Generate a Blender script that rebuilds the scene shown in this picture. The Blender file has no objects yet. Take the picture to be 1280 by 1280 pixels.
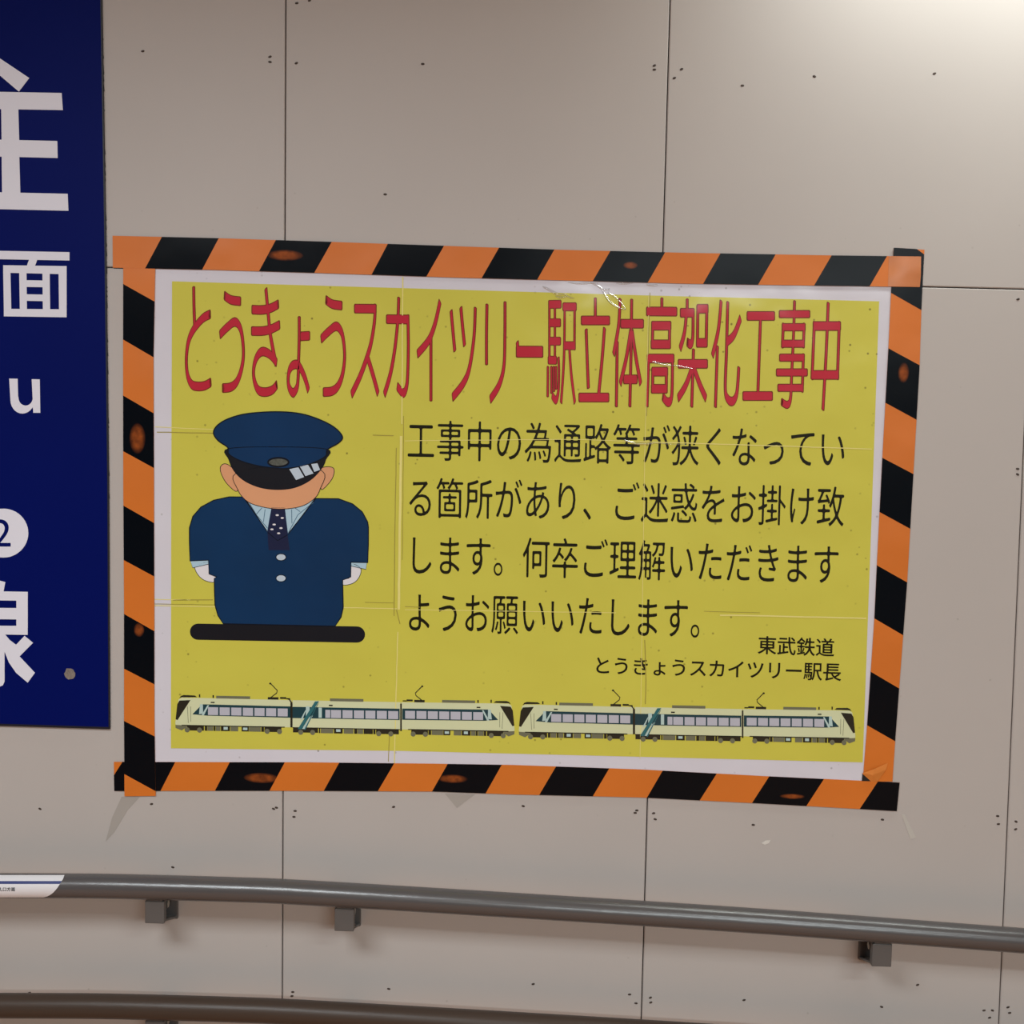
import bpy, bmesh, math, random
from mathutils import Vector, Matrix
random.seed(7)
SC = bpy.context.scene
COL = SC.collection

# ------------------------------------------------------------------ camera
F = 1386.0                      # focal length in pixels of the 1280 frame
HX = Vector((1.0, 0.0243, -0.02)).normalized()          # world X seen by the camera (x right, y down, z forward)
VD = Vector((-464.0, 20260.0, F)).normalized()          # world -Z seen by the camera
VD = (VD - HX * VD.dot(HX)).normalized()
NY = HX.cross(VD)                                       # world +Y, into the wall
CAM = Vector((0.0, -1.79, 1.60))
def cam2world(v):
    return Vector((HX.dot(v), NY.dot(v), -VD.dot(v)))
cd = bpy.data.cameras.new('camera'); cam = bpy.data.objects.new('camera', cd); COL.objects.link(cam)
cd.sensor_width = 36.0; cd.sensor_fit = 'HORIZONTAL'; cd.lens = 36.0 * F / 1280.0
cx, cy, cz = cam2world(Vector((1, 0, 0))), cam2world(Vector((0, -1, 0))), cam2world(Vector((0, 0, -1)))
M = Matrix((cx, cy, cz)).transposed().to_4x4(); M.translation = CAM
cam.matrix_world = M
cd.clip_start = 0.05
SC.camera = cam

# ------------------------------------------------------------------ world, lights, exposure
SC.view_settings.view_transform = 'Standard'; SC.view_settings.look = 'None'
SC.view_settings.exposure = -0.14; SC.view_settings.gamma = 1.0
SC.view_settings.use_curve_mapping = False
w = bpy.data.worlds.new('world'); SC.world = w; w.use_nodes = True
w.node_tree.nodes['Background'].inputs[0].default_value = (0.90, 0.94, 1.0, 1)
w.node_tree.nodes['Background'].inputs[1].default_value = 0.25
def area(name, loc, sx, sy, power, color, rot=(0, 0, 0)):
    l = bpy.data.lights.new(name, 'AREA'); l.shape = 'RECTANGLE'; l.size = sx; l.size_y = sy
    l.energy = power; l.color = color
    o = bpy.data.objects.new(name, l); COL.objects.link(o); o.location = loc; o.rotation_euler = rot
    return o
area('lamp_by_the_wall', (0.98, -0.20, 2.545), 1.15, 0.10, 10.0, (0.93, 1.0, 0.96))
area('corridor_lamp', (-1.0, -1.9, 2.60), 1.2, 0.6, 52.0, (0.90, 0.97, 1.0))
area('corridor_lamp', (1.3, -2.3, 2.60), 1.2, 0.15, 24.0, (0.88, 0.98, 1.0))
area('corridor_lamp', (1.25, -4.4, 2.60), 2.2, 0.35, 150.0, (0.88, 0.98, 1.0))

# ------------------------------------------------------------------ helpers
def U(px, py, lift=0.0):
    """world point on the plane lift metres in front of the wall, seen at pixel px, py"""
    d = cam2world(Vector((px - 640.0, py - 640.0, F)))
    t = (-lift - CAM.y) / d.y
    return CAM + d * t
def srgb(c):
    f = lambda v: v / 12.92 if v <= 0.04045 else ((v + 0.055) / 1.055) ** 2.4
    return tuple(f(x / 255.0) for x in c) + (1.0,)
def hom(src, dst):
    A = []; b = []
    for (x, y), (u, v) in zip(src, dst):
        A.append([x, y, 1, 0, 0, 0, -u * x, -u * y]); b.append(u)
        A.append([0, 0, 0, x, y, 1, -v * x, -v * y]); b.append(v)
    n = 8
    for i in range(n):
        p = max(range(i, n), key=lambda r: abs(A[r][i])); A[i], A[p] = A[p], A[i]; b[i], b[p] = b[p], b[i]
        for r in range(n):
            if r != i:
                k = A[r][i] / A[i][i]
                A[r] = [a - k * c for a, c in zip(A[r], A[i])]; b[r] -= k * b[i]
    h = [b[i] / A[i][i] for i in range(n)]
    def f(x, y):
        d = h[6] * x + h[7] * y + 1
        return ((h[0] * x + h[1] * y + h[2]) / d, (h[3] * x + h[4] * y + h[5]) / d)
    return f
def link(name, me, mat, parent=None, loc=None):
    o = bpy.data.objects.new(name, me); COL.objects.link(o)
    if mat and not me.materials: me.materials.append(mat)
    if parent: o.parent = parent
    if loc is not None: o.location = loc
    return o
def wloc(parent):
    v = Vector((0, 0, 0))
    while parent: v = v + parent.location; parent = parent.parent
    return v
def obj(name, verts, faces, mat, parent=None, loc=None, smooth=False):
    """verts in world space; kept relative to the parent chain (parents are only translated)"""
    base = wloc(parent) + (Vector(loc) if loc is not None else Vector((0, 0, 0)))
    me = bpy.data.meshes.new(name)
    me.from_pydata([tuple(Vector(v) - base) for v in verts], [], faces); me.update()
    if smooth:
        for p in me.polygons: p.use_smooth = True
    return link(name, me, mat, parent, loc)
def empty(name, loc, label=None, cat=None, group=None, parent=None):
    o = bpy.data.objects.new(name, None); COL.objects.link(o); o.location = Vector(loc); o.empty_display_size = 0.05
    if parent: o.parent = parent
    tag(o, label, cat, group); return o
def tag(o, label=None, cat=None, group=None, kind=None):
    if label: o['label'] = label
    if cat: o['category'] = cat
    if group: o['group'] = group
    if kind: o['kind'] = kind
    return o
class MB:
    def __init__(s): s.v = []; s.f = []
    def poly(s, pts):
        n = len(s.v); s.v += [Vector(p) for p in pts]; s.f.append(tuple(range(n, n + len(pts))))
    def slab(s, pts, d):
        """polygon facing -Y with thickness d towards the wall"""
        n = len(s.v); m = len(pts)
        s.v += [Vector(p) for p in pts] + [Vector(p) + Vector((0, d, 0)) for p in pts]
        s.f.append(tuple(range(n, n + m))); s.f.append(tuple(range(n + 2 * m - 1, n + m - 1, -1)))
        for i in range(m):
            j = (i + 1) % m; s.f.append((n + i, n + m + i, n + m + j, n + j))
    def box(s, lo, hi):
        n = len(s.v)
        for z in (lo[2], hi[2]):
            for y in (lo[1], hi[1]):
                for x in (lo[0], hi[0]): s.v.append(Vector((x, y, z)))
        for q in ((0, 2, 3, 1), (4, 5, 7, 6), (0, 1, 5, 4), (2, 6, 7, 3), (0, 4, 6, 2), (1, 3, 7, 5)):
            s.f.append(tuple(n + i for i in q))
    def mesh(s, me, f):
        n = len(s.v); s.v += [f(v.co.x, v.co.y) for v in me.vertices]
        for p in me.polygons: s.f.append(tuple(n + i for i in p.vertices))
    def tube(s, a, b, r, seg=16, cap=True):
        a = Vector(a); b = Vector(b); ax = (b - a).normalized()
        u = ax.orthogonal().normalized(); v = ax.cross(u); n = len(s.v)
        for c in (a, b):
            for i in range(seg):
                t = 2 * math.pi * i / seg; s.v.append(c + (u * math.cos(t) + v * math.sin(t)) * r)
        for i in range(seg):
            j = (i + 1) % seg; s.f.append((n + i, n + j, n + seg + j, n + seg + i))
        if cap: s.f.append(tuple(range(n + seg - 1, n - 1, -1))); s.f.append(tuple(range(n + seg, n + 2 * seg)))
    def build(s, name, mat, parent=None, loc=None, smooth=False):
        return obj(name, s.v, s.f, mat, parent, loc, smooth)
def spline(pts, n=6, closed=True):
    out = []; m = len(pts)
    for i in range(m if closed else m - 1):
        g = lambda k: pts[k % m] if closed else pts[max(0, min(m - 1, k))]
        p0, p1, p2, p3 = g(i - 1), g(i), g(i + 1), g(i + 2)
        for k in range(n):
            t = k / n
            out.append(tuple(0.5 * (2 * p1[a] + (p2[a] - p0[a]) * t + (2 * p0[a] - 5 * p1[a] + 4 * p2[a] - p3[a]) * t * t
                                    + (3 * p1[a] - p0[a] - 3 * p2[a] + p3[a]) * t ** 3) for a in (0, 1)))
    if not closed: out.append(tuple(pts[-1]))
    return out
def stroke(mb, pts, w, f, closed=True):
    """ribbon of width w (pixels) along pts, mapped by f"""
    m = len(pts); L = []; R = []
    for i in range(m):
        a = pts[(i - 1) % m] if closed or i else pts[i]; b = pts[(i + 1) % m] if closed or i < m - 1 else pts[i]
        dx, dy = b[0] - a[0], b[1] - a[1]; l = math.hypot(dx, dy) or 1.0
        nx, ny = -dy / l * w / 2, dx / l * w / 2
        L.append((pts[i][0] + nx, pts[i][1] + ny)); R.append((pts[i][0] - nx, pts[i][1] - ny))
    n = len(mb.v); mb.v += [f(*p) for p in L] + [f(*p) for p in R]
    for i in range(m if closed else m - 1):
        j = (i + 1) % m; mb.f.append((n + i, n + j, n + m + j, n + m + i))
def ellipse(cx, cy, rx, ry, n=24):
    return [(cx + rx * math.cos(2 * math.pi * i / n), cy + ry * math.sin(2 * math.pi * i / n)) for i in range(n)]

# ------------------------------------------------------------------ materials
def mat(name, rgb, rough=0.5, spec=0.5, metal=0.0, var=0.05, vscale=6.0, bump=0.0, bscale=60.0, coat=0.0, coat_rough=0.1,
        waves=0.0, wrinkle=None, wear_glare=None, dirt=None, stretch=None):
    m = bpy.data.materials.new(name); m.use_nodes = True; nt = m.node_tree; N = nt.nodes; L = nt.links
    b = N['Principled BSDF']; c = srgb(rgb)
    b.inputs['Roughness'].default_value = rough; b.inputs['Metallic'].default_value = metal
    b.inputs['Specular IOR Level'].default_value = spec
    b.inputs['Coat Weight'].default_value = coat; b.inputs['Coat Roughness'].default_value = coat_rough
    tc = N.new('ShaderNodeTexCoord'); vec = tc.outputs['Object']
    if stretch:
        mp = N.new('ShaderNodeMapping'); mp.inputs['Scale'].default_value = stretch
        L.new(vec, mp.inputs[0]); svec = mp.outputs[0]
    else: svec = vec
    n1 = N.new('ShaderNodeTexNoise'); n1.inputs['Scale'].default_value = vscale; n1.inputs['Detail'].default_value = 4
    L.new(svec, n1.inputs['Vector'])
    mr = N.new('ShaderNodeMapRange'); mr.inputs[1].default_value = 0.3; mr.inputs[2].default_value = 0.7
    mr.inputs[3].default_value = 1 - var; mr.inputs[4].default_value = 1 + var
    L.new(n1.outputs[0], mr.inputs[0])
    mul = N.new('ShaderNodeMix'); mul.data_type = 'RGBA'; mul.blend_type = 'MULTIPLY'; mul.inputs[0].default_value = 1
    mul.inputs[6].default_value = c; L.new(mr.outputs[0], mul.inputs[7]); out = mul.outputs[2]
    def spots(out, pts, rgb2, amount):
        """soft edged worn and painted-glare patches around points (world offsets in the object's own space)"""
        acc = None
        for (p, rx, rz) in pts:
            s = N.new('ShaderNodeVectorMath'); s.operation = 'SUBTRACT'; s.inputs[1].default_value = p; L.new(vec, s.inputs[0])
            d = N.new('ShaderNodeVectorMath'); d.operation = 'MULTIPLY'; d.inputs[1].default_value = (1 / rx, 0, 1 / rz); L.new(s.outputs[0], d.inputs[0])
            l = N.new('ShaderNodeVectorMath'); l.operation = 'LENGTH'; L.new(d.outputs[0], l.inputs[0])
            r = N.new('ShaderNodeMapRange'); r.inputs[1].default_value = 1.15; r.inputs[2].default_value = 0.6
            r.inputs[3].default_value = 0; r.inputs[4].default_value = 1; L.new(l.outputs['Value'], r.inputs[0])
            if acc is None: acc = r.outputs[0]
            else:
                a = N.new('ShaderNodeMath'); a.operation = 'MAXIMUM'; L.new(acc, a.inputs[0]); L.new(r.outputs[0], a.inputs[1]); acc = a.outputs[0]
        n = N.new('ShaderNodeTexNoise'); n.inputs['Scale'].default_value = 95; L.new(vec, n.inputs['Vector'])
        k = N.new('ShaderNodeMath'); k.operation = 'MULTIPLY'; L.new(acc, k.inputs[0]); L.new(n.outputs[0], k.inputs[1])
        k2 = N.new('ShaderNodeMath'); k2.operation = 'MULTIPLY'; k2.inputs[1].default_value = amount * 2; k2.use_clamp = True; L.new(k.outputs[0], k2.inputs[0])
        mx = N.new('ShaderNodeMix'); mx.data_type = 'RGBA'; L.new(k2.outputs[0], mx.inputs[0]); L.new(out, mx.inputs[6]); mx.inputs[7].default_value = srgb(rgb2)
        return mx.outputs[2]
    if wear_glare: out = spots(out, *wear_glare)
    if dirt:                                    # small dark specks, denser where a large noise is high
        rgb2, amount, dens = dirt
        vo = N.new('ShaderNodeTexVoronoi'); vo.inputs['Scale'].default_value = 70; vo.inputs['Randomness'].default_value = 1; L.new(vec, vo.inputs['Vector'])
        vo2 = N.new('ShaderNodeSeparateColor'); L.new(vo.outputs['Color'], vo2.inputs[0])
        r1 = N.new('ShaderNodeMapRange'); r1.inputs[1].default_value = 0.17; r1.inputs[2].default_value = 0.07; L.new(vo.outputs['Distance'], r1.inputs[0])
        r2 = N.new('ShaderNodeMath'); r2.operation = 'LESS_THAN'; r2.inputs[1].default_value = dens; L.new(vo2.outputs[0], r2.inputs[0])
        n2 = N.new('ShaderNodeTexNoise'); n2.inputs['Scale'].default_value = 5; L.new(vec, n2.inputs['Vector'])
        r3 = N.new('ShaderNodeMapRange'); r3.inputs[1].default_value = 0.42; r3.inputs[2].default_value = 0.62; L.new(n2.outputs[0], r3.inputs[0])
        a = N.new('ShaderNodeMath'); a.operation = 'MULTIPLY'; L.new(r1.outputs[0], a.inputs[0]); L.new(r2.outputs[0], a.inputs[1])
        a2 = N.new('ShaderNodeMath'); a2.operation = 'MULTIPLY'; L.new(a.outputs[0], a2.inputs[0]); L.new(r3.outputs[0], a2.inputs[1])
        a3 = N.new('ShaderNodeMath'); a3.operation = 'MULTIPLY'; a3.inputs[1].default_value = amount; L.new(a2.outputs[0], a3.inputs[0])
        mx = N.new('ShaderNodeMix'); mx.data_type = 'RGBA'; L.new(a3.outputs[0], mx.inputs[0]); L.new(out, mx.inputs[6]); mx.inputs[7].default_value = srgb(rgb2)
        out = mx.outputs[2]
    L.new(out, b.inputs['Base Color'])
    nrm = None
    if bump:
        n3 = N.new('ShaderNodeTexNoise'); n3.inputs['Scale'].default_value = bscale; n3.inputs['Detail'].default_value = 5; L.new(svec, n3.inputs['Vector'])
        bp = N.new('ShaderNodeBump'); bp.inputs['Strength'].default_value = bump; bp.inputs['Distance'].default_value = 0.002
        L.new(n3.outputs[0], bp.inputs['Height']); nrm = bp.outputs[0]
    if waves:
        n4 = N.new('ShaderNodeTexNoise'); n4.inputs['Scale'].default_value = 9; n4.inputs['Detail'].default_value = 1.5; L.new(vec, n4.inputs['Vector'])
        bp = N.new('ShaderNodeBump'); bp.inputs['Strength'].default_value = 1.0; bp.inputs['Distance'].default_value = waves
        L.new(n4.outputs[0], bp.inputs['Height'])
        if nrm: L.new(nrm, bp.inputs['Normal'])
        nrm = bp.outputs[0]
    if nrm:
        L.new(nrm, b.inputs['Normal']); L.new(nrm, b.inputs['Coat Normal'])
    return m

WALL = mat('wall_panel_paint', (186, 178, 173), rough=0.5, spec=0.35, var=0.018, vscale=3.5, bump=0.05, bscale=14, dirt=((120, 108, 98), 0.5, 0.05))
BACKING = mat('dark_joint', (52, 44, 40), rough=0.9)
SCREW = mat('screw_dark', (62, 48, 40), rough=0.6)
SHADE = mat('painted_shadow_grey', (166, 158, 151), rough=0.7)  # wall tone darkened to paint the shadows of lifted tape
MARKL = mat('pale_scuff', (214, 208, 200), rough=0.6)
BLUE = mat('sign_blue', (2, 15, 90), rough=0.5, spec=0.06, var=0.05, vscale=2.5)
SWHITE = mat('sign_white', (228, 226, 236), rough=0.5, spec=0.15, var=0.01)
SEDGE = mat('sign_edge_black', (12, 12, 26), rough=0.5)
CHIP = mat('chipped_paint', (128, 116, 108), rough=0.8, var=0.25, vscale=250)

# ------------------------------------------------------------------ setting: wall of boards, floor, ceiling
ZTOP = 2.62
def vline(p, q):
    a, b = U(*p), U(*q)
    return lambda z: a.x + (b.x - a.x) * (z - a.z) / (b.z - a.z)
JA = vline((357.0, 0), (352.6, 1270)); JB = vline((837.6, 0), (801.8, 1270)); JC = vline((1304.0, 0), (1249.0, 1275))
ja, jb = U(140, 334.2), U(1270, 361.2)
def jz(x): return ja.z + (jb.z - ja.z) * (x - ja.x) / (jb.x - ja.x)
wall = tag(obj('wall_back', *(lambda b: (b.box((-3.6, 0.0095, 0), (3.6, 0.06, ZTOP)), (b.v, b.f))[1])(MB()), BACKING), kind='structure')
PW = JB(1.6) - JA(1.6)
cols = [lambda z, k=k: JA(z) - PW * k for k in (5, 4, 3, 2, 1)] + [JA, JB, JC] + [lambda z, k=k: JC(z) + PW * k for k in (1, 2, 3)]
panels = []
def panel(xl, xr, zl, g=0.0009):
    """one board: xl, xr functions of z; zl bottom and top functions of x"""
    zb, zt = zl; c = 0.0013; t = 0.0085; P = []
    for (fx, s), fz, r in (((xl, 1), zb, 1), ((xr, -1), zb, 1), ((xr, -1), zt, -1), ((xl, 1), zt, -1)):
        z0 = fz(fx(1.0)); P.append((fx(z0) + s * g, z0 + r * g, s, r))
    v = [Vector((x + s * c, 0, z + r * c)) for x, z, s, r in P] + [Vector((x, c, z)) for x, z, s, r in P] + [Vector((x, t, z)) for x, z, s, r in P]
    f = [(0, 1, 2, 3), (11, 10, 9, 8)]
    for i in range(4):
        j = (i + 1) % 4; f += [(i, i + 4, j + 4, j), (i + 4, i + 8, j + 8, j + 4)]
    o = obj('wall_panel', v, f, WALL, wall, loc=(P[0][0], 0, P[0][1])); o['_x'] = (P[0][0], P[1][0], P[0][1], P[2][1])
    panels.append(o)
for i in range(len(cols) - 1):
    panel(cols[i], cols[i + 1], (lambda x: 0.03, jz)); panel(cols[i], cols[i + 1], (jz, lambda x: ZTOP - 0.005))
# screws: small dimples with a dark head, where the photo shows them
def screw_mesh():
    v = []; f = []; n = 8
    for r, y in ((0.0030, -0.0002), (0.0018, -0.0009)):
        for i in range(n):
            a = 2 * math.pi * i / n; v.append((r * math.cos(a), y, 0.62 * r * math.sin(a)))
    for i in range(n):
        j = (i + 1) % n; f.append((i, j, n + j, n + i))
    f.append(tuple(range(n, 2 * n))); me = bpy.data.meshes.new('screw'); me.from_pydata(v, [], f); me.materials.append(SCREW); return me
SM = screw_mesh()
for (x, y) in ((178.5, 64), (337.5, 71), (337.5, 77.5), (370.5, 79), (528.5, 80), (371, 4), (387, 0.5), (481.5, 243), (818, 82), (818, 87),
               (852, 86.5), (843, 97.6), (928, 107), (1018, 95.5), (1168, 92), (1272.5, 374), (1272, 586), (1272, 593), (1247, 1020), (1248, 1030),
               (1270, 1027), (1269.5, 1036.5), (1240.5, 1263), (1230, 1263), (1237, 1272), (1260, 1259), (1262, 1266), (1102, 1258.5), (930, 1250),
               (941.5, 1031), (1103, 1024.5), (787, 1243), (795, 1254), (813, 1247), (813.5, 1253), (666.5, 1230), (486, 1236), (366, 1240), (365, 1245),
               (794, 1016), (796, 1013), (817, 1016.5), (819, 1024), (654, 1007.6), (492, 1008.6), (367.5, 1021), (369, 1013.6), (342, 1011),
               (345.5, 1009.5), (189.5, 1005), (50, 1011), (37, 1241), (187, 1245), (216, 1084), (1147, 1231)):
    p = U(x, y)
    par = min(panels, key=lambda o: 0 if (o['_x'][0] <= p.x <= o['_x'][1] and o['_x'][2] <= p.z <= o['_x'][3]) else 1)
    s = link('screw', SM, None, par, p - wloc(par)); s.rotation_euler = (0, random.uniform(-.5, .5), 0)
for o in panels: del o['_x']
def mark(pts, m, name='scuff_and_light_mark'):
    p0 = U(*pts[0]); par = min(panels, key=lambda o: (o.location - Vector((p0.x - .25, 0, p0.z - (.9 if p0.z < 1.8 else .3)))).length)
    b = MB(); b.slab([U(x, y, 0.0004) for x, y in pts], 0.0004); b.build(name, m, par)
mark([(952, 1054), (957, 1051), (963, 1050.5), (961, 1054), (956, 1056)], MARKL)
mark([(152, 996), (175, 996), (160, 1012), (143, 1040), (132, 1052), (140, 1022)], SHADE, 'painted_shadow'); mark([(556, 992), (594, 993), (571, 1010)], SHADE, 'painted_shadow')  # cast shadows of lifted tape edges, painted as thin grey wedges
mark([(1127, 1018), (1131, 1019), (1145, 1047), (1138, 1049)], mat('painted_light_streak', (190, 184, 176), rough=.6))  # streak of leaking light, painted as a slightly paler decal
fl = MB(); fl.box((-3.6, -5.2, -0.05), (3.6, 0.01, 0.0)); tag(fl.build('floor', mat('floor_tiles', (172, 118, 74), rough=0.6, var=0.06)), kind='structure')
ce = MB(); ce.box((-3.6, -5.2, ZTOP), (3.6, 0.06, ZTOP + 0.05)); tag(ce.build('ceiling', mat('ceiling_paint', (200, 198, 192), rough=0.8, var=0.02)), kind='structure')
wf = MB(); wf.box((-3.6, -5.26, 0), (3.6, -5.2, ZTOP)); tag(wf.build('wall_front', mat('far_wall_paint', (92, 86, 80), rough=0.8, var=0.03)), kind='structure')

# ------------------------------------------------------------------ blue direction sign
so = U(136, 911); sign = empty('direction_sign', (so.x, 0, so.z), 'dark blue sign plate with large white lettering, cut off by the left edge', 'sign')
SD = 0.004
sb = MB(); R = [(125.6, -60), (126.0, 0), (131.0, 300), (134.6, 600), (136.2, 909.5)]
left = -420
rim = [(left, 893)] + [(left, -90)] + R
sb.slab([U(x, y, SD) for x, y in rim[::-1]], SD - 0.0002); sb.build('sign_plate', BLUE, sign)
eb = MB()
for i in range(1, len(R)):
    (x0, y0), (x1, y1) = R[i - 1], R[i]
    eb.slab([U(x0 - 0.6, y0, SD + .0003), U(x0 + 0.9, y0, SD + .0003), U(x1 + 0.9, y1, SD + .0003), U(x1 - 0.6, y1, SD + .0003)][::-1], SD)
eb.slab([U(left, 892, SD + .0003), U(137, 908.8, SD + .0003), U(137, 911.5, SD + .0003), U(left, 894.6, SD + .0003)][::-1], SD)
eb.build('edge_trim', SEDGE, sign)
sl = MB(); pts = []
random.seed(3)
yy = 2
while yy < 905:
    x = 126 + (yy / 300.0) * 5 if yy < 300 else (131 + (yy - 300) / 300 * 3.6 if yy < 600 else 134.6 + (yy - 600) / 310 * 1.6)
    pts.append((x, yy)); yy += random.uniform(4, 14)
for i in range(len(pts) - 1):
    a, b = pts[i], pts[i + 1]; wd = random.choice((0.6, 1.2, 1.8, 0.4)) if a[1] < 640 else 0.4
    sl.poly([U(a[0] + .3, a[1], .0006), U(b[0] + .3, b[1], .0006), U(b[0] + 1 + wd, b[1] - 1, .0006), U(a[0] + 1 + wd * .6, a[1] + 1, .0006)])
sl.build('sealant_smear', mat('sealant_dark', (88, 92, 90), rough=.9, var=.3, vscale=90), sign)
def sf(x, y): return U(x, y, SD + 0.0007)
def sgn(name, polys, m=SWHITE, lift=0.0006):
    for k, p in enumerate(polys):
        b = MB(); b.slab([U(x, y, SD + lift + k * 2e-6) for x, y in p], lift * 0.9); o = b.build('character_stroke' if len(polys) > 1 else name, m, sign)
    return o
def rect(x0, y0, x1, y1, s=0.012): return [(x0, y0), (x1, y0 + s * (x1 - x0)), (x1, y1 + s * (x1 - x0)), (x0, y1)]
sgn('large_character', [
    [(-16, 62), (0, 73), (36.5, 97.5), (23.5, 114.5), (0, 94.5), (-27, 79)],
    [(-52, 113.8), (77, 116.2), (78.5, 137.6), (-52, 135.5)], [(-46, 173.5), (71.5, 176.2), (72, 197.5), (-46, 194.5)],
    [(-60, 239), (84.5, 242.2), (85.5, 263.5), (-60, 260)],
    [(1.4, 134), (22.8, 134.5), (24, 178), (2, 178)], [(2, 194), (24, 194.5), (25.4, 243), (2.6, 243)],
    [(-98, 60), (-78, 66), (-112, 150), (-126, 128)], [(-108, 122), (-86, 122), (-84, 264), (-106, 264)]])
sgn('face_character', [
    [(-10, 313.3), (86.8, 315.2), (86.8, 325.6), (-10, 323.8)], [(36.5, 324), (46.8, 324), (43, 334), (32.8, 334)],
    [(4, 331.5), (83.2, 332.6), (83.2, 342.8), (4, 340.8)], [(4.8, 386), (83.2, 386.6), (83.2, 396.6), (4.8, 395.4)],
    [(4, 340), (13, 340), (14, 387), (4.8, 387)], [(24, 340), (33, 340), (33.6, 387), (24.8, 387)],
    [(53, 341), (62, 341), (62.6, 387), (53.6, 387)], [(73.2, 341), (83.2, 342), (83.2, 387), (73.8, 387)],
    [(32, 350.2), (54, 350.6), (54, 359), (32, 358.6)], [(33, 367.8), (54, 368.2), (54, 376.4), (33, 376)]])
def arc(cx, cy, rx, ry, a0, a1, n=10): return [(cx + rx * math.cos(math.radians(a0 + (a1 - a0) * i / n)), cy + ry * math.sin(math.radians(a0 + (a1 - a0) * i / n))) for i in range(n + 1)]
o_ = [(11.4, 473.2), (22, 473.4)] + [(22.5, 495)] + arc(32, 497, 9, 10, 180, 10)[::1] + [(40.6, 495), (39.6, 474), (49.6, 474.2), (50.3, 516), (41.6, 516), (41, 509)] + arc(28, 500, 15, 17, 50, 180)
sgn('small_letter', [o_])
cb = MB(); cb.slab([U(x, y, SD + .0006) for x, y in ellipse(4.3, 666.4, 31, 30.6, 48)], .0005); cb.build('number_disc', SWHITE, sign)
# ------------------------------------------------------------------ lettering from the built-in typeface
_gc = {}
def glyph(ch, res=4, off=0.0, sx=1.0, sy=1.0, shrink=0.0):
    k = (ch, res, off, sx, sy, shrink)
    if k in _gc: return _gc[k]
    c = bpy.data.curves.new('t', 'FONT'); c.body = ch; c.size = 1; c.resolution_u = res; c.offset = off
    o = bpy.data.objects.new('t', c); COL.objects.link(o)
    dg = bpy.context.evaluated_depsgraph_get()
    if shrink:
        cu = o.to_curve(dg).copy()
        for s in cu.splines:
            for p in s.bezier_points:
                p.handle_left_type = p.handle_right_type = 'FREE'
                l, r, q = p.handle_left.copy(), p.handle_right.copy(), p.co.copy()
                p.co = (q[0] * sx, q[1] * sy, 0); p.handle_left = (l[0] * sx, l[1] * sy, 0); p.handle_right = (r[0] * sx, r[1] * sy, 0)
        cu.dimensions = '2D'; cu.fill_mode = 'BOTH'; cu.resolution_u = res; cu.offset = -shrink
        o2 = bpy.data.objects.new('t', cu); COL.objects.link(o2); dg = bpy.context.evaluated_depsgraph_get()
        me = bpy.data.meshes.new_from_object(o2.evaluated_get(dg), depsgraph=dg); bpy.data.objects.remove(o2)
    else:
        me = bpy.data.meshes.new_from_object(o.evaluated_get(dg), depsgraph=dg)
        for v in me.vertices: v.co.x *= sx; v.co.y *= sy
    bpy.data.objects.remove(o)
    bm = bmesh.new(); bm.from_mesh(me); bmesh.ops.remove_doubles(bm, verts=bm.verts, dist=1e-5)
    bmesh.ops.dissolve_limit(bm, angle_limit=0.01, verts=bm.verts, edges=bm.edges); bm.to_mesh(me); bm.free()
    _gc[k] = me; return me
def bounds(me):
    xs = [v.co.x for v in me.vertices]; ys = [v.co.y for v in me.vertices]; return min(xs), max(xs), min(ys), max(ys)

def loops(me):
    """closed boundary loops of a flat glyph mesh"""
    cnt = {}
    for p in me.polygons:
        for e in p.edge_keys: cnt[e] = cnt.get(e, 0) + 1
    nb = {}
    for (p, q), c in cnt.items():
        if c == 1: nb.setdefault(p, []).append(q); nb.setdefault(q, []).append(p)
    out = []; seen = set()
    for st in nb:
        if st in seen: continue
        lp = [st]; seen.add(st); cur = st
        while True:
            nx = [k for k in nb[cur] if k not in seen]
            if not nx: break
            cur = nx[0]; seen.add(cur); lp.append(cur)
        if len(lp) > 2: out.append([me.vertices[k].co for k in lp])
    return out
def rounded(lp, r):
    """cut the corners of a closed loop of 2D points with small arcs"""
    out = []; m = len(lp)
    for i in range(m):
        p, q, n = lp[i - 1], lp[i], lp[(i + 1) % m]
        ax, ay, bx, by = p[0] - q[0], p[1] - q[1], n[0] - q[0], n[1] - q[1]
        la, lb = math.hypot(ax, ay), math.hypot(bx, by)
        if la < 1e-6 or lb < 1e-6: continue
        c = (ax * bx + ay * by) / la / lb
        if c < -0.87: out.append(tuple(q)); continue
        ra, rb = min(r, la * .48), min(r, lb * .48)
        A = (q[0] + ax / la * ra, q[1] + ay / la * ra); B = (q[0] + bx / lb * rb, q[1] + by / lb * rb)
        for t in (0, .33, .67, 1):
            out.append(tuple((1 - t) ** 2 * A[d] + 2 * t * (1 - t) * q[d] + t * t * B[d] for d in (0, 1)))
    return out
def filled(lps):
    """flat mesh (in pixel units) filling the loops, holes left open"""
    c = bpy.data.curves.new('t', 'CURVE'); c.dimensions = '2D'; c.fill_mode = 'BOTH'
    for lp in lps:
        sp_ = c.splines.new('POLY'); sp_.points.add(len(lp) - 1); sp_.use_cyclic_u = True
        for p, q in zip(sp_.points, lp): p.co = (q[0], q[1], 0, 1)
    o = bpy.data.objects.new('t', c); COL.objects.link(o)
    dg = bpy.context.evaluated_depsgraph_get(); me = bpy.data.meshes.new_from_object(o.evaluated_get(dg), depsgraph=dg)
    bpy.data.objects.remove(o); return me

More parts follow.
